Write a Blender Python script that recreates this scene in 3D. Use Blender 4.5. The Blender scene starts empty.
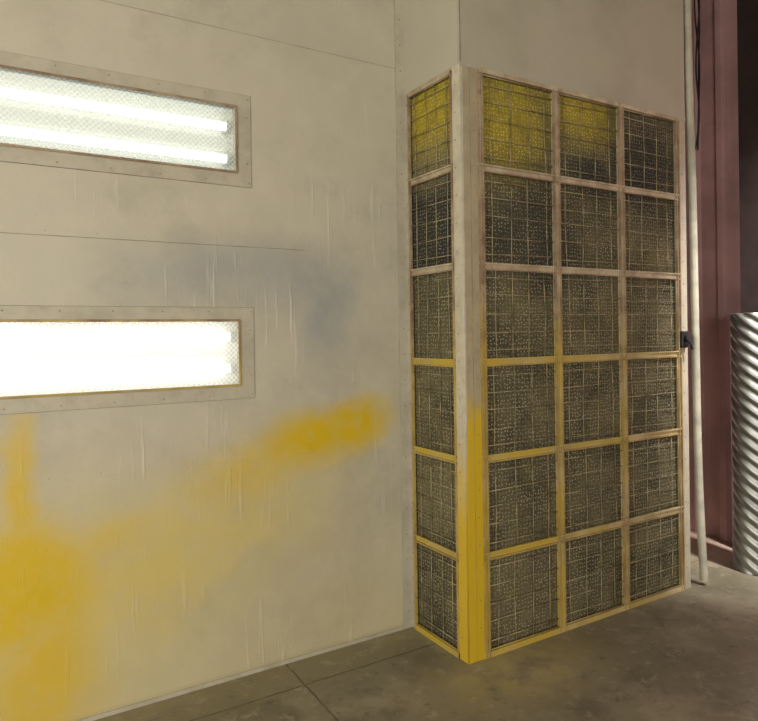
import bpy, bmesh, math, random
from mathutils import Matrix, Vector
random.seed(7)
scene=bpy.context.scene
try:
    scene.view_settings.view_transform='Standard'
except Exception: pass

# ------------------------------------------------------------------ helpers
class B:
    def __init__(s): s.bm=bmesh.new(); s.mats=[]
    def mi(s,m):
        if m not in s.mats: s.mats.append(m)
        return s.mats.index(m)
    def box(s,x0,x1,y0,y1,z0,z1,m,bev=0.0):
        M=Matrix.Translation(((x0+x1)/2,(y0+y1)/2,(z0+z1)/2))@Matrix.Diagonal((abs(x1-x0),abs(y1-y0),abs(z1-z0),1))
        r=bmesh.ops.create_cube(s.bm,size=1,matrix=M); k=s.mi(m)
        vs=r['verts']; fs={f for v in vs for f in v.link_faces}
        for f in fs: f.material_index=k
        if bev>0:
            es={e for v in vs for e in v.link_edges}
            rr=bmesh.ops.bevel(s.bm,geom=list(es),offset=bev,segments=2,affect='EDGES',profile=0.5)
            for f in rr['faces']: f.material_index=k
    def rod(s,a,b,r,m,n=6,r2=None,caps=True):
        a=Vector(a);b=Vector(b);d=b-a;L=d.length
        q=d.to_track_quat('Z','Y').to_matrix().to_4x4()
        M=Matrix.Translation((a+b)/2)@q
        rr=bmesh.ops.create_cone(s.bm,cap_ends=caps,segments=n,radius1=r,radius2=r if r2 is None else r2,depth=L,matrix=M); k=s.mi(m)
        for f in {f for v in rr['verts'] for f in v.link_faces}:
            f.material_index=k; f.smooth=len(f.verts)==4
    def dome(s,c,nrm,r,m,h=0.5):
        q=Vector(nrm).to_track_quat('Z','Y').to_matrix().to_4x4()
        M=Matrix.Translation(c)@q@Matrix.Diagonal((1,1,h,1))
        rr=bmesh.ops.create_icosphere(s.bm,subdivisions=1,radius=r,matrix=M); k=s.mi(m)
        for f in {f for v in rr['verts'] for f in v.link_faces}: f.material_index=k; f.smooth=True
    def quad(s,pts,m):
        vs=[s.bm.verts.new(p) for p in pts]; f=s.bm.faces.new(vs); f.material_index=s.mi(m); return f
    def done(s,name,parent=None):
        me=bpy.data.meshes.new(name); s.bm.to_mesh(me); s.bm.free()
        for m in s.mats: me.materials.append(m)
        o=bpy.data.objects.new(name,me); bpy.context.collection.objects.link(o)
        if parent: o.parent=parent
        return o
def empty(name):
    o=bpy.data.objects.new(name,None); bpy.context.collection.objects.link(o); return o

class N:
    """node graph helper"""
    def __init__(s,name):
        s.m=bpy.data.materials.new(name); s.m.use_nodes=True; s.t=s.m.node_tree; s.n=s.t.nodes; s.n.clear()
        s.out=s.n.new('ShaderNodeOutputMaterial')
        g=s.n.new('ShaderNodeNewGeometry'); s.pos=g.outputs['Position']
        sp=s.n.new('ShaderNodeSeparateXYZ'); s.t.links.new(s.pos,sp.inputs[0]); s.x,s.y,s.z=sp.outputs
    def put(s,i,v):
        if isinstance(v,bpy.types.NodeSocket): s.t.links.new(v,i)
        elif isinstance(v,(tuple,list)) and len(v)==3 and i.type=='RGBA': i.default_value=(*v,1)
        else: i.default_value=v
    def math(s,op,a,b=None,c=None,clamp=False):
        n=s.n.new('ShaderNodeMath'); n.operation=op; n.use_clamp=clamp; s.put(n.inputs[0],a)
        if b is not None: s.put(n.inputs[1],b)
        if c is not None: s.put(n.inputs[2],c)
        return n.outputs[0]
    def noise(s,scale,detail=4,rough=.55,vec=None,dist=0):
        n=s.n.new('ShaderNodeTexNoise'); n.inputs['Scale'].default_value=scale; n.inputs['Detail'].default_value=detail
        n.inputs['Roughness'].default_value=rough; n.inputs['Distortion'].default_value=dist
        s.put(n.inputs['Vector'],vec if vec is not None else s.pos); return n.outputs['Fac']
    def scalevec(s,v,sc,off=(0,0,0)):
        n=s.n.new('ShaderNodeMapping'); s.put(n.inputs['Vector'],v); n.inputs['Scale'].default_value=sc; n.inputs['Location'].default_value=off; return n.outputs[0]
    def comb(s,x,y,z=0.0):
        n=s.n.new('ShaderNodeCombineXYZ'); s.put(n.inputs[0],x); s.put(n.inputs[1],y); s.put(n.inputs[2],z); return n.outputs[0]
    def ramp(s,v,a,b,lo=0.0,hi=1.0):
        n=s.n.new('ShaderNodeMapRange'); n.interpolation_type='SMOOTHSTEP'; s.put(n.inputs[0],v)
        n.inputs[1].default_value=a;n.inputs[2].default_value=b;n.inputs[3].default_value=lo;n.inputs[4].default_value=hi; return n.outputs[0]
    def mix(s,f,a,b,mode='MIX'):
        n=s.n.new('ShaderNodeMix'); n.data_type='RGBA'; n.blend_type=mode; n.clamp_factor=True
        s.put(n.inputs[0],f); s.put(n.inputs[6],a); s.put(n.inputs[7],b); return n.outputs[2]
    def blob(s,u,v,cx,cz,rx,rz,ang=0,inner=0.0,amp=1.0):
        ca,sa=math.cos(ang),math.sin(ang)
        du=s.math('SUBTRACT',u,cx); dv=s.math('SUBTRACT',v,cz)
        p=s.math('ADD',s.math('MULTIPLY',du,ca/rx),s.math('MULTIPLY',dv,sa/rx))
        q=s.math('SUBTRACT',s.math('MULTIPLY',dv,ca/rz),s.math('MULTIPLY',du,sa/rz))
        d=s.math('SQRT',s.math('ADD',s.math('MULTIPLY',p,p),s.math('MULTIPLY',q,q)))
        return s.ramp(d,inner,1.0,amp,0.0)
    def fin(s,col,rough=.6,bump=None,bstr=.3,bdist=.01,metal=0.0,spec=.4):
        b=s.n.new('ShaderNodeBsdfPrincipled'); s.put(b.inputs['Base Color'],col); s.put(b.inputs['Roughness'],rough)
        s.put(b.inputs['Metallic'],metal); b.inputs['Specular IOR Level'].default_value=spec
        if bump is not None:
            n=s.n.new('ShaderNodeBump'); n.inputs['Strength'].default_value=bstr; n.inputs['Distance'].default_value=bdist
            s.put(n.inputs['Height'],bump); s.t.links.new(n.outputs[0],b.inputs['Normal'])
        s.t.links.new(b.outputs[0],s.out.inputs[0]); return s.m

CREAM=(.51,.475,.375); YEL=(.60,.41,.010)
# --- booth wall paint with overspray
def mat_wall():
    g=N('booth_wall_paint')
    n1=g.noise(1.1,5); n2=g.noise(6,6,.65); fine=g.noise(60,3)
    drip=g.noise(1,5,.6,g.scalevec(g.pos,(22,22,1.6)))
    col=g.mix(g.ramp(n1,.35,.7),CREAM,(.43,.40,.315))
    col=g.mix(g.math('MULTIPLY',g.ramp(n2,.45,.75),.35),col,(.58,.545,.44))
    col=g.mix(g.ramp(g.noise(2.4,6,.7,g.scalevec(g.pos,(1,1,1),(9,2,4))),.50,.68,0,.42),col,(.36,.335,.265))
    dmask=g.math('MULTIPLY',g.ramp(drip,.55,.72),g.ramp(g.noise(2.3,3),.46,.62))
    col=g.mix(g.math('MULTIPLY',dmask,.38),col,(.66,.63,.54))
    wob=g.math('MULTIPLY',g.math('SUBTRACT',g.noise(3.2,5,.6),.5),.40)
    wob2=g.math('MULTIPLY',g.math('SUBTRACT',g.noise(2.6,5,.6,g.scalevec(g.pos,(1,1,1),(5,3,2))),.5),.36)
    u=g.math('ADD',g.x,wob); v=g.math('ADD',g.z,wob2)
    # blue-grey overspray
    gr=g.math('ADD',g.blob(u,v,1.55,1.84,.28,.40,0,0,.75),g.blob(u,v,1.10,2.04,1.0,.28,0,0,.62),clamp=True)
    gr=g.math('MULTIPLY',gr,g.ramp(n2,.2,.65,.35,1))
    col=g.mix(gr,col,(.27,.285,.295))
    pale=g.math('ADD',g.blob(u,v,1.05,.80,1.05,.55,.25,0,.62),g.blob(u,v,.35,.6,.95,.85,0,0,.50),clamp=True)
    pale=g.math('ADD',pale,g.ramp(g.z,1.1,0,0,.30),clamp=True)
    col=g.mix(g.math('MULTIPLY',pale,g.ramp(n2,.25,.6,.65,1)),col,(.58,.46,.13))
    ug=g.math('ADD',g.x,g.math('MULTIPLY',wob,.45)); vg=g.math('ADD',g.z,g.math('MULTIPLY',wob2,.45))
    s1=g.math('MAXIMUM',g.blob(ug,vg,1.52,1.17,.58,.235,.22,.15,1.0),g.blob(ug,vg,1.15,1.05,.50,.22,.18,.0,.65))
    s1=g.math('MAXIMUM',s1,g.blob(ug,vg,1.75,1.225,.36,.23,.2,.25,1.0))
    s2=g.math('MAXIMUM',g.blob(ug,vg,.11,1.05,.12,.66,0,.05,.85),g.blob(ug,vg,.10,.64,.42,.44,0,.3,.97))
    s2=g.math('MAXIMUM',s2,g.blob(ug,vg,.18,.26,.38,.60,0,.1,.85))
    s2=g.math('MAXIMUM',s2,g.blob(ug,vg,.42,.80,.42,.13,.3,.0,.45))
    s=g.math('MAXIMUM',s1,s2)
    s=g.math('MULTIPLY',s,g.ramp(g.noise(5,7,.7),.3,.56,.68,1.0))
    col=g.mix(s,col,YEL)
    col=g.mix(g.math('MULTIPLY',dmask,.14),col,(.66,.60,.42))
    col=g.mix(g.ramp(g.noise(25,6,.7),.66,.76,0,.4),col,(.25,.2,.13))
    col=g.mix(g.ramp(g.z,.05,0.0,0,.45),col,(.25,.21,.10))
    return g.fin(col,g.ramp(n2,.3,.7,.38,.6),g.math('ADD',g.math('MULTIPLY',dmask,1.0),g.math('MULTIPLY',fine,.25)),.4,.006)
M_WALL=mat_wall()
def mat_trim(name,base=(.47,.435,.34),yellow=0.0,z0=1.4,z1=.9,rust=.35):
    g=N(name); n=g.noise(9,5,.65); n2=g.noise(30,4)
    col=g.mix(g.ramp(n,.35,.7),base,tuple(c*.82 for c in base))
    col=g.mix(g.math('MULTIPLY',g.ramp(n2,.55,.72),rust),col,(.34,.18,.10))
    if yellow>0:
        zz=g.math('ADD',g.z,g.math('MULTIPLY',g.math('SUBTRACT',g.noise(5,4),.5),.5))
        col=g.mix(g.ramp(zz,z0,z1,0,yellow),col,(.60,.41,.012))
    return g.fin(col,.5,n2,.25,.003)
M_FLANGE=mat_trim('painted_flange',rust=.2)
M_POST_F=mat_trim('post_front_shaded_paint',(.40,.35,.23),.97,1.48,1.18,.25)  # darker base paints in the front face's shade; yellow is overspray
M_POST_S=mat_trim('post_side_lit_paint',(.60,.555,.43),.95,1.25,.70,.25)  # same post, paler base paints in the lit side; yellow is overspray
YF_=2.665
def mat_upper():
    g=N('plenum_duct_lit_side_paint'); n=g.noise(2,5); d=g.noise(1,4,.6,g.scalevec(g.pos,(15,15,1.5)))
    col=g.mix(g.ramp(n,.35,.7),(.43,.405,.32),(.365,.34,.265))
    col=g.mix(g.ramp(g.noise(25,6,.7),.68,.78,0,.4),col,(.28,.2,.12))
    col=g.mix(g.ramp(g.y,YF_+.01,YF_+.03,0,.5),col,(.55,.515,.415))  # side face painted lighter, as if lit from the left
    return g.fin(col,.5,d,.3,.005)
M_UP=mat_upper()
def mat_bars(name,dark):
    g=N(name); n=g.noise(7,5,.6); n2=g.noise(40,4,.6)
    a=(.53,.46,.33) if not dark else (.38,.29,.18); c=(.36,.29,.18) if not dark else (.20,.13,.08)
    col=g.mix(g.ramp(n,.35,.65),a,c)
    col=g.mix(g.ramp(n2,.52,.68,0,.5),col,(.30,.15,.09))
    zz=g.math('ADD',g.z,g.math('MULTIPLY',g.math('SUBTRACT',n,.5),.6))
    yl=g.math('MULTIPLY',g.ramp(zz,2.0,1.5,0,1),g.ramp(g.x,3.95,2.3,.35,.95))
    yl=g.math('MULTIPLY',yl,g.ramp(g.noise(3.1,4),.35,.6,.5,1))
    if dark: yl=g.math('MULTIPLY',yl,.6)
    col=g.mix(yl,col,(.52,.38,.04))
    return g.fin(col,.5,n2,.3,.002)
M_BAR=mat_bars('filter_frame_paint',False)
M_EDGE=mat_bars('filter_frame_rusty_edge',True)
def mat_wire():
    g=N('retainer_wire'); n=g.noise(12,4)
    col=g.mix(g.ramp(n,.4,.65),(.38,.32,.18),(.17,.14,.08))
    return g.fin(col,.45,None,metal=.1)
M_WIRE=mat_wire()
def mat_filter(side):
    g=N('filter_media_'+('side' if side else 'front'))
    U=g.y if side else g.x
    vec=g.comb(g.math('MULTIPLY',U,1.0),g.z)
    vo=g.n.new('ShaderNodeTexVoronoi'); vo.voronoi_dimensions='2D'; vo.inputs['Scale'].default_value=46; vo.inputs['Randomness'].default_value=.5
    g.put(vo.inputs['Vector'],vec)
    d=vo.outputs['Distance']
    vo2=g.n.new('ShaderNodeTexVoronoi'); vo2.voronoi_dimensions='2D'; vo2.inputs['Scale'].default_value=95; vo2.inputs['Randomness'].default_value=.8
    g.put(vo2.inputs['Vector'],vec)
    n=g.noise(3,4); n2=g.noise(14,4); nb=g.noise(2.2,5,.6); sm=g.noise(4.5,5,.6,g.scalevec(g.pos,(1,1,1),(2,7,3)))
    base=g.mix(g.ramp(n,.35,.65),(.075,.066,.036),(.130,.114,.062))
    base=g.mix(g.ramp(vo2.outputs['Distance'],.15,.5,.5,0),base,(.18,.16,.09))
    base=g.mix(g.ramp(sm,.48,.66,0,.6),base,(.040,.037,.027))
    base=g.mix(g.ramp(sm,.46,.32,0,.4),base,(.20,.17,.085))
    if side:
        a=g.blob(U,g.z,2.95,3.05,.50,.45,0,.35,1.0)
        k=g.blob(U,g.z,2.95,2.33,.6,.27,0,.8,.85)
        pale=g.blob(U,g.z,2.95,.80,.5,.27,0,.5,.5)
        pale=g.math('MAXIMUM',pale,g.blob(U,g.z,2.95,2.66,.5,.22,0,.3,.7))
    else:
        uu=g.math('ADD',U,g.math('MULTIPLY',g.math('SUBTRACT',nb,.5),.5))
        a=g.math('MAXIMUM',g.blob(uu,g.z,2.42,2.93,.52,.50,0,.2,.85),g.blob(uu,g.z,3.00,3.05,.50,.34,-.2,.2,.8))
        k=g.math('MAXIMUM',g.blob(uu,g.z,3.60,2.75,.50,.45,0,.2,.9),g.blob(uu,g.z,2.65,2.25,.6,.45,0,.2,.7))
        k=g.math('MAXIMUM',k,g.blob(uu,g.z,3.1,2.66,.3,.22,0,.2,.8))
        pale=g.blob(U,g.z,2.5,.35,.6,.4,0,.2,.35)
    base=g.mix(k,base,(.030,.030,.031))
    base=g.mix(pale,base,(.21,.18,.095))
    base=g.mix(g.math('MULTIPLY',a,g.ramp(n2,.2,.6,.55,1)),base,(.38,.30,.03))
    dot=g.math('MULTIPLY',g.ramp(d,.10,.27,1,0),g.ramp(n2,.3,.65,.2,.9))
    dcol=g.mix(a,(.44,.41,.30),(.70,.60,.15))
    base=g.mix(g.math('MULTIPLY',dot,g.math('SUBTRACT',1.0,g.math('MULTIPLY',k,.35))),base,dcol)
    return g.fin(base,.85,d,.6,.008,spec=.15)
M_FF=mat_filter(False); M_FS=mat_filter(True)
def mat_floor():
    g=N('stained_concrete'); n=g.noise(.9,6,.6); n2=g.noise(5,7,.65); n3=g.noise(70,3)
    col=g.mix(g.ramp(n,.35,.65),(.175,.155,.105),(.25,.225,.155))
    col=g.mix(g.ramp(n2,.42,.7,0,.6),col,(.115,.10,.065))
    col=g.mix(g.ramp(g.noise(2.2,6,.7,g.scalevec(g.pos,(1,1,1),(3,8,0))),.50,.64,0,.55),col,(.32,.295,.21))
    col=g.mix(g.ramp(g.noise(9,6,.75,g.scalevec(g.pos,(1,1,1),(1,4,0))),.54,.66,0,.55),col,(.38,.355,.265))
    col=g.mix(g.ramp(g.noise(13,6,.75,g.scalevec(g.pos,(1,1,1),(6,1,0))),.56,.66,0,.6),col,(.09,.08,.055))
    oy=g.math('ADD',g.blob(g.x,g.y,2.3,2.5,.85,.45,0,0,.8),g.ramp(g.y,2.8,3.2,0,.35))
    col=g.mix(g.math('MULTIPLY',oy,g.ramp(n2,.3,.6)),col,(.42,.36,.15))
    jx=g.ramp(g.math('ABSOLUTE',g.math('SUBTRACT',g.math('ADD',g.x,g.math('MULTIPLY',n2,.02)),1.325)),.002,.007,1,0)
    jy=g.ramp(g.math('ABSOLUTE',g.math('SUBTRACT',g.math('ADD',g.y,g.math('MULTIPLY',n2,.02)),2.955)),.002,.007,1,0)
    j=g.math('MULTIPLY',g.math('MAXIMUM',jx,jy),g.ramp(g.noise(6,3),.3,.55,.3,1))
    col=g.mix(g.math('MULTIPLY',j,.7),col,(.05,.045,.03))
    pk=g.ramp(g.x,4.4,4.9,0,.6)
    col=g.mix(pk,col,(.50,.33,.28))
    h=g.math('SUBTRACT',g.math('ADD',g.math('MULTIPLY',n2,.5),g.math('MULTIPLY',n3,.15)),j)
    return g.fin(col,g.ramp(n,.35,.65,.38,.75),h,.35,.006)
M_FLOOR=mat_floor()
def simple(name,c,r=.5,metal=0,nz=8,var=.7):
    g=N(name); n=g.noise(nz,5); return g.fin(g.mix(g.ramp(n,.35,.65),c,tuple(k*var for k in c)),r,n,.15,.004,metal)
M_PINK=simple('red_oxide_siding',(.60,.36,.36),.55,0,2.2,.75)
M_DARK=simple('dark_steel',(.030,.018,.016),.6)
M_GALV=simple('galvanised_steel',(.34,.345,.325),.36,.85,5,.7)
M_BLK=simple('black_plastic',(.02,.02,.022),.5)
M_WHITE=simple('white_vinyl',(.48,.455,.36),.5)
M_SEAM=simple('seam_shade',(.31,.28,.21),.6)  # groove shadow painted as dark strips along seams; also colours screw heads
M_SEAM2=simple('seam_shade_faint',(.39,.36,.27),.6)  # weaker painted groove shadow for the fainter seams
M_REFL=simple('fixture_white_enamel',(.72,.72,.68),.35,0,3,.95)
M_ROOM=simple('building_wall_paint',(.49,.46,.37),.7,0,1.5,.85)
def emis(name,c,s):
    g=N(name); e=g.n.new('ShaderNodeEmission'); e.inputs[0].default_value=(*c,1); e.inputs[1].default_value=s
    g.t.links.new(e.outputs[0],g.out.inputs[0]); return g.m
M_TUBES=[emis('fluorescent_tube_lower',(1,.98,.92),4.4),emis('fluorescent_tube_upper',(.97,1,.93),2.7)]
def mat_pane():
    g=N('wired_glass_lens')
    a=g.math('ABSOLUTE',g.math('SUBTRACT',g.math('FRACT',g.math('MULTIPLY',g.math('ADD',g.x,g.z),40)),.5))
    b=g.math('ABSOLUTE',g.math('SUBTRACT',g.math('FRACT',g.math('MULTIPLY',g.math('SUBTRACT',g.x,g.z),40)),.5))
    w=g.ramp(g.math('MINIMUM',a,b),.05,.16,1,0)
    tr=g.n.new('ShaderNodeBsdfTransparent'); tr.inputs[0].default_value=(.92,.93,.90,1)
    tl=g.n.new('ShaderNodeBsdfTranslucent'); tl.inputs[0].default_value=(.80,.82,.78,1)
    mx=g.n.new('ShaderNodeMixShader'); g.put(mx.inputs[0],g.math('ADD',g.math('MULTIPLY',w,.25),.38))
    g.t.links.new(tr.outputs[0],mx.inputs[1]); g.t.links.new(tl.outputs[0],mx.inputs[2])
    gl=g.n.new('ShaderNodeBsdfGlossy'); gl.inputs['Roughness'].default_value=.15
    m2=g.n.new('ShaderNodeMixShader'); m2.inputs[0].default_value=.05
    g.t.links.new(mx.outputs[0],m2.inputs[1]); g.t.links.new(gl.outputs[0],m2.inputs[2])
    g.t.links.new(m2.outputs[0],g.out.inputs[0]); return g.m
M_PANE=mat_pane()

# ------------------------------------------------------------------ constants
YW=3.19; YF=2.665; XS=2.115; XE=4.0; ZC=4.6
XL=-4.6; YB=-4.2; XR=5.15
PX0,PX1=-.13,1.093
panes=[(1.472,1.802),(2.545,2.88)]

# ------------------------------------------------------------------ room shell
b=B(); b.box(XL-.2,XR+.3,YB-.2,5.2,-.15,0,M_FLOOR); b.done('floor')
b=B(); b.box(XL-.2,XR+.3,YB-.2,5.2,ZC,ZC+.1,M_ROOM); b.done('ceiling')
b=B(); b.box(XL-.1,XL,YB,YW,0,ZC,M_ROOM); b.done('wall_left')
b=B(); b.box(XL-.1,XR+.2,YB-.1,YB,0,ZC,M_ROOM); b.done('wall_front')
b=B(); b.box(XL,XR+.2,5.0,5.1,0,ZC,M_PINK); b.done('wall_rear')
b=B(); T=.05
zs=[0,1.472,1.802,2.545,2.88,ZC]; xs=[XL,PX0,PX1,XS-.0]
for i in range(len(zs)-1):
    for j in range(len(xs)-1):
        if j==1 and i in (1,3): continue
        b.box(xs[j],xs[j+1],YW,YW+T,zs[i],zs[i+1],M_WALL)
for z in (1.088,2.176,3.26):
    b.box(XL,2.055,YW-.0012,YW,z,z+.004,M_WALL)
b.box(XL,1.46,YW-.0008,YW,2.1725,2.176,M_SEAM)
b.box(XL,2.05,YW-.0008,YW,3.2575,3.26,M_SEAM2)
for z in (1.088,2.176,3.26):
    x=-.2
    while x<2.05:
        b.dome((x,YW,z+.02),(0,-1,0),.004,M_WALL); x+=.21
b.done('wall_back')
b=B(); b.box(2.055,XS,YW-.004,YW,0,ZC,M_FLANGE); b.box(2.052,2.055,YW-.0015,YW,0,ZC,M_SEAM2)
z=.1
while z<4.4:
    b.dome((2.085,YW-.004,z),(0,-1,0),.005,M_WIRE); z+=.15
b.done('trim_1')
b=B(); b.box(XL,2.055,YW-.006,YW,0,.02,M_FLANGE); b.done('baseboard_back')

# ------------------------------------------------------------------ recessed light fixtures
for k,(z0,z1) in enumerate(panes):
    e=empty('recessed_light_fixture' if k==0 else 'recessed_light_fixture.001')
    b=B()
    D=.13
    y0,y1=YW+.006,YW+D
    b.quad([(PX0,y1,z0),(PX1,y1,z0),(PX1,y1,z1),(PX0,y1,z1)],M_REFL)
    b.quad([(PX0,y0,z0),(PX1,y0,z0),(PX1,y1,z0),(PX0,y1,z0)],M_REFL)
    b.quad([(PX0,y0,z1),(PX0,y1,z1),(PX1,y1,z1),(PX1,y0,z1)],M_REFL)
    b.quad([(PX0,y0,z0),(PX0,y1,z0),(PX0,y1,z1),(PX0,y0,z1)],M_REFL)
    b.quad([(PX1,y0,z0),(PX1,y0,z1),(PX1,y1,z1),(PX1,y1,z0)],M_REFL)
    zm=(z0+z1)/2
    b.box(PX0,PX1,y1-.03,y1-.001,zm-.035,zm+.035,M_REFL,.004)
    b.done('housing',e)
    b=B()
    for zz in (z0+.085,z1-.085):
        b.rod((PX0+.03,YW+.075,zz),(PX1-.03,YW+.075,zz),.022,M_TUBES[k],14)
    b.done('tubes',e)
    b=B()
    for zz in (z0+.085,z1-.085):
        for xx in (PX0+.012,PX1-.03):
            b.box(xx,xx+.018,YW+.05,YW+.125,zz-.025,zz+.025,M_WHITE)
    b.done('lamp_holders',e)
    b=B(); b.quad([(PX0,YW+.004,z0),(PX1,YW+.004,z0),(PX1,YW+.004,z1),(PX0,YW+.004,z1)],M_PANE); b.done('lens',e)
    fz0,fz1=(z0-.067,z1+.062); fx0,fx1=PX0-.075,PX1+.075
    b=B(); yo=YW-.005
    b.box(fx0,fx1,yo,YW,z1,fz1,M_FLANGE); b.box(fx0,fx1,yo,YW,fz0,z0,M_FLANGE)
    b.box(fx0,PX0,yo,YW,z0,z1,M_FLANGE); b.box(PX1,fx1,yo,YW,z0,z1,M_FLANGE)
    q=.003
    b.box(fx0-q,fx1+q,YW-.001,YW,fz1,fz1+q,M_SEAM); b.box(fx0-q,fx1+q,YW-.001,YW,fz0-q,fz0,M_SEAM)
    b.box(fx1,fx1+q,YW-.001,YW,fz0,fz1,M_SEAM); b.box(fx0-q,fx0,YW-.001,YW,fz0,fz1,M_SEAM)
    L=.008
    b.box(PX0,PX1,yo-.006,yo,z1-L,z1+L*.5,M_EDGE,.002); b.box(PX0,PX1,yo-.006,yo,z0-L*.5,z0+L,M_EDGE,.002)
    b.box(PX1-L,PX1+L*.5,yo-.0065,yo,z0,z1,M_EDGE,.002); b.box(PX0-L*.5,PX0+L,yo-.0065,yo,z0,z1,M_EDGE,.002)
    x=fx0+.04
    while x<fx1:
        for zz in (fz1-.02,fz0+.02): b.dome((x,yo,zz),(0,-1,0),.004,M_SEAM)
        x+=.22
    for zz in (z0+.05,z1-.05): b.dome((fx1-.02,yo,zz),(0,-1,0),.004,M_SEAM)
    b.done('flange_frame',e)

# ------------------------------------------------------------------ filter plenum
P=empty('exhaust_filter_plenum')
rows=[.02,.535,1.05,1.56,2.07,2.59,3.10]
cols=[2.24,2.797,3.353,3.91]
ZT=3.115
b=B()
b.box(XS,XE,YF,YW+.3,ZT,ZC,M_UP)
b.box(XS-.002,XE+.002,YF-.003,YF,ZT-.012,ZT+.012,M_UP)
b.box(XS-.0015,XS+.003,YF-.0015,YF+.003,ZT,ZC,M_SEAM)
b.done('upper_duct',P)
b=B()
SY0,SY1=2.738,3.150
b.box(XS,XS+.012,YF,SY0,0,ZT,M_POST_S)
b.box(XS+.012,2.222,YF,YF+.012,0,ZT,M_POST_F)
b.box(XS,XS+.012,SY1,YW,0,ZT,M_FLANGE)
b.box(3.925,XE,YF,YF+.05,0,ZT,M_FLANGE)
b.box(XE-.012,XE,YF+.05,YW,0,ZT,M_FLANGE)
b.box(2.172,2.175,YF-.0012,YF,0,ZT,M_EDGE)
b.rod((XS+.002,YF+.002,0),(XS+.002,YF+.002,ZT),.004,M_POST_S,6)
z=.12
while z<3.05:
    b.dome((XS,YF+.05,z),(-1,0,0),.005,M_WIRE)
    b.dome((XS,3.17,z+.03),(-1,0,0),.005,M_WIRE)
    b.dome((2.20,YF,z+.05),(0,-1,0),.004,M_WIRE)
    b.dome((3.96,YF,z+.02),(0,-1,0),.006,M_WIRE)
    z+=.145
b.done('corner_posts',P)

b=B()
def bar_front_h(z,x0,x1,h=.034):
    b.box(x0,x1,YF+.004,YF+.016,z-h/2,z+h/2,M_BAR)
    for s in (-1,1): b.box(x0,x1,YF-.007,YF+.004,z+s*h/2-.004,z+s*h/2+.004,M_BAR if s>0 else M_EDGE)
def bar_front_v(x,z0,z1,w=.04):
    b.box(x-w/2,x+w/2,YF+.002,YF+.016,z0,z1,M_BAR)
    for s in (-1,1): b.box(x+s*w/2-.004,x+s*w/2+.004,YF-.009,YF+.003,z0,z1,M_EDGE)
for i,z in enumerate(rows):
    if i==0: b.box(2.222,3.925,YF-.006,YF+.016,0,.03,M_BAR)
    elif i==6: b.box(2.222,3.925,YF-.008,YF+.016,3.09,ZT-.001,M_BAR)
    else: bar_front_h(z,2.222,3.925)
for j,x in enumerate(cols):
    bar_front_v(x,.0,3.10,.04 if j in (1,2) else .026)
for i,z in enumerate(rows):
    h=.034
    if i==0: b.box(XS-.006,XS+.016,SY0,SY1,0,.03,M_BAR)
    elif i==6: b.box(XS-.008,XS+.016,SY0,SY1,3.085,ZT-.001,M_BAR)
    else:
        b.box(XS+.004,XS+.016,SY0,SY1,z-h/2,z+h/2,M_BAR)
        for s in (-1,1): b.box(XS-.007,XS+.004,SY0,SY1,z+s*h/2-.004,z+s*h/2+.004,M_BAR if s>0 else M_EDGE)
for y in (SY0+.005,SY1-.005): b.box(XS-.009,XS+.008,y-.005,y+.005,0,3.1,M_EDGE)
b.done('filter_frame_grid',P)

def pad(b,side,a0,a1,z0,z1):
    n=14; V=[[None]*(n+1) for _ in range(n+1)]
    for i in range(n+1):
        for j in range(n+1):
            u,v=i/n,j/n
            dep=.022-.009*(math.sin(math.pi*u)*math.sin(math.pi*v))+random.uniform(-.0015,.0015)
            a=a0+(a1-a0)*u; z=z0+(z1-z0)*v
            V[i][j]=b.bm.verts.new((XS+dep,a,z) if side else (a,YF+dep,z))
    k=b.mi(M_FS if side else M_FF)
    for i in range(n):
        for j in range(n):
            q=(V[i][j],V[i+1][j],V[i+1][j+1],V[i][j+1])
            if side: q=q[::-1]
            f=b.bm.faces.new(q); f.material_index=k; f.smooth=True
b=B()
for i in range(6):
    for j in range(3): pad(b,False,cols[j]-.005,cols[j+1]+.005,rows[i],rows[i+1])
    pad(b,True,SY0-.01,SY1+.01,rows[i],rows[i+1])
b.done('filter_pads',P)
b=B(); jt=lambda a: random.uniform(-a,a)
WR=.0026
for i in range(6):
    z0,z1=rows[i]+.018,rows[i+1]-.018
    for j in range(3):
        x0,x1=cols[j]+.022,cols[j+1]-.022
        nv=4
        for k in range(nv):
            x=x0+(x1-x0)*(k+.5+jt(.12))/nv; y=YF+.006
            m=(x+jt(.008),y+jt(.003),(z0+z1)/2)
            b.rod((x+jt(.008),y,z0),m,WR,M_WIRE,5); b.rod(m,(x+jt(.008),y,z1),WR,M_WIRE,5)
        for k in range(5):
            z=z0+(z1-z0)*(k+.5+jt(.1))/5; y=YF+.001
            b.rod((x0,y,z+jt(.008)),(x1,y,z+jt(.008)),WR,M_WIRE,5)
        for (a,c) in (((x0,z0),(x1,z0)),((x1,z0),(x1,z1)),((x1,z1),(x0,z1)),((x0,z1),(x0,z0))):
            b.rod((a[0],YF-.001,a[1]),(c[0],YF-.001,c[1]),.0036,M_EDGE,6)
    y0,y1=SY0+.012,SY1-.012
    for k in range(4):
        y=y0+(y1-y0)*(k+.5)/4
        b.rod((XS+.006,y+jt(.008),z0),(XS+.006,y+jt(.008),z1),WR,M_WIRE,5)
    for k in range(5):
        z=z0+(z1-z0)*(k+.5)/5
        b.rod((XS+.001,y0,z+jt(.008)),(XS+.001,y1,z+jt(.008)),WR,M_WIRE,5)
    for (a,c) in (((y0,z0),(y1,z0)),((y1,z1),(y0,z1))):
        b.rod((XS-.001,a[0],a[1]),(XS-.001,c[0],c[1]),.0036,M_EDGE,6)
b.done('retainer_wire_grids',P)
b=B()
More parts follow.
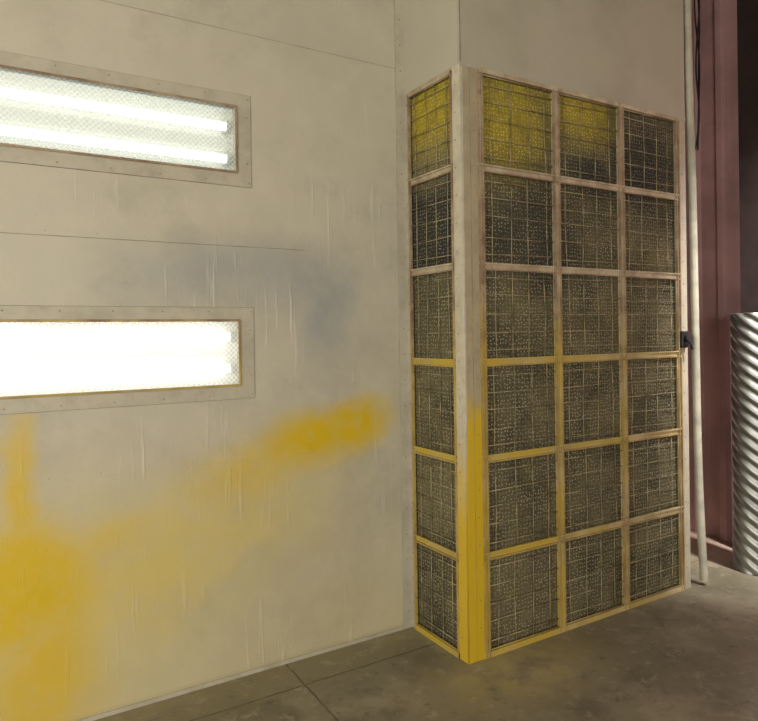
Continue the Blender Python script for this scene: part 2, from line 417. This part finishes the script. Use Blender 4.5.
b.box(3.905,3.975,YF-.03,YF,1.60,1.71,M_BLK,.008); b.rod((3.94,YF-.03,1.66),(3.94,YF-.06,1.66),.024,M_BLK,14)
b.rod((3.94,YF-.05,1.66),(3.965,YF-.055,1.59),.009,M_BLK,10)
b.done('door_latch',P)

# ------------------------------------------------------------------ right side
def tube_curve(name,pts,r,m,parent=None):
    cu=bpy.data.curves.new(name,'CURVE'); cu.dimensions='3D'; cu.bevel_depth=r; cu.bevel_resolution=3
    sp=cu.splines.new('NURBS'); sp.points.add(len(pts)-1); sp.use_endpoint_u=True; sp.order_u=4
    for p,q in zip(sp.points,pts): p.co=(*q,1)
    cu.materials.append(m); o=bpy.data.objects.new(name,cu); bpy.context.collection.objects.link(o)
    if parent: o.parent=parent
    return o
tube_curve('air_hose',[(4.065,2.68,4.5),(4.06,2.68,3.6),(4.075,2.67,3.0),(4.07,2.66,2.2),(4.08,2.66,1.4),(4.09,2.66,.6),(4.11,2.64,.03)],.026,M_WHITE)

b=B(); y=-4.2; prof=[]
while y<5.0:
    prof+=[(XR,y),(XR,y+.13),(XR-.035,y+.155),(XR-.035,y+.205),(XR,y+.23)]; y+=.23
for (xa,ya),(xb,yb) in zip(prof,prof[1:]):
    if abs(yb-ya)<1e-6: continue
    b.quad([(xa,ya,0),(xb,yb,0),(xb,yb,ZC),(xa,ya,ZC)],M_PINK)
b.box(XR+.001,XR+.1,YB,5.0,0,ZC,M_PINK)
b.done('wall_right')
b=B(); cx,cy=5.025,2.77; hw=.08
b.box(cx-hw,cx-hw+.012,cy-hw,cy+hw,0,ZC,M_DARK); b.box(cx+hw-.012,cx+hw,cy-hw,cy+hw,0,ZC,M_DARK); b.box(cx-hw+.012,cx+hw-.012,cy-.006,cy+.006,0,ZC,M_DARK)
b.done('steel_column')
e=empty('electrical_cable_bundle')
for k in range(3):
    pts=[(4.51+jt(.015),2.90+jt(.03),4.5)]
    for q in range(6): pts.append((4.515+jt(.035),2.90+jt(.03),4.2-.23*q))
    tube_curve('cable_%d'%(k+1),pts,.006,M_BLK,e)
b=B(); R=.155; px,py=4.685,2.605; Hh=1.83; na=96; nz=300; starts=8; lead=.68
k=b.mi(M_GALV); rings=[]
for i in range(nz+1):
    z=Hh*i/nz; ring=[]
    for j in range(na):
        a=2*math.pi*j/na
        ph=(z/lead + a/(2*math.pi))*starts
        w=.5+.5*math.cos(2*math.pi*ph)
        r=R-.014*(1-w**.7)
        ring.append(b.bm.verts.new((px+r*math.cos(a),py+r*math.sin(a),z)))
    rings.append(ring)
for i in range(nz):
    for j in range(na):
        f=b.bm.faces.new((rings[i][j],rings[i][(j+1)%na],rings[i+1][(j+1)%na],rings[i+1][j])); f.material_index=k; f.smooth=True
o=b.done('spiral_duct_pipe')
so=o.modifiers.new('wall','SOLIDIFY'); so.thickness=.003; so.offset=-1

# ------------------------------------------------------------------ lights
def area(name,loc,target,sx,sy,p,c=(1,.955,.86),spread=180):
    l=bpy.data.lights.new(name,'AREA'); l.shape='RECTANGLE'; l.size=sx; l.size_y=sy; l.energy=p; l.color=c; l.spread=math.radians(spread)
    o=bpy.data.objects.new(name,l); bpy.context.collection.objects.link(o); o.location=loc
    o.rotation_euler=(Vector(target)-Vector(loc)).to_track_quat('-Z','Y').to_euler(); return o
area('booth_light_1',(-3.0,-4.0,2.0),(-2.2,3,1.6),1.3,1.2,112)
area('booth_light_2',(-.5,-4.0,2.0),(0,3,1.4),1.3,1.2,112)
area('booth_light_3',(-4.4,-.5,2.0),(2,2.5,1.5),1.3,1.2,192)
area('siding_fill_light',(4.3,.6,4.4),(5.2,3.0,1.0),.4,.4,55,(1,.96,.93),46)  # added unseen lamp, spread narrowed to brighten the pink siding
w=bpy.data.worlds.new('World'); scene.world=w; w.use_nodes=True
w.node_tree.nodes['Background'].inputs[0].default_value=(.9,.85,.75,1); w.node_tree.nodes['Background'].inputs[1].default_value=.1

# ------------------------------------------------------------------ camera
cam=bpy.data.cameras.new('Camera'); co=bpy.data.objects.new('Camera',cam); bpy.context.collection.objects.link(co)
scene.camera=co; cam.sensor_width=36; cam.lens=36*652/758; cam.shift_y=-23.5/758
Rm=Matrix.Rotation(-math.radians(31),4,'Z')@Matrix.Rotation(math.pi/2-math.radians(.25),4,'X')@Matrix.Rotation(-math.atan(.015),4,'Z')
co.matrix_world=Matrix.Translation((0,0,1.72))@Rm
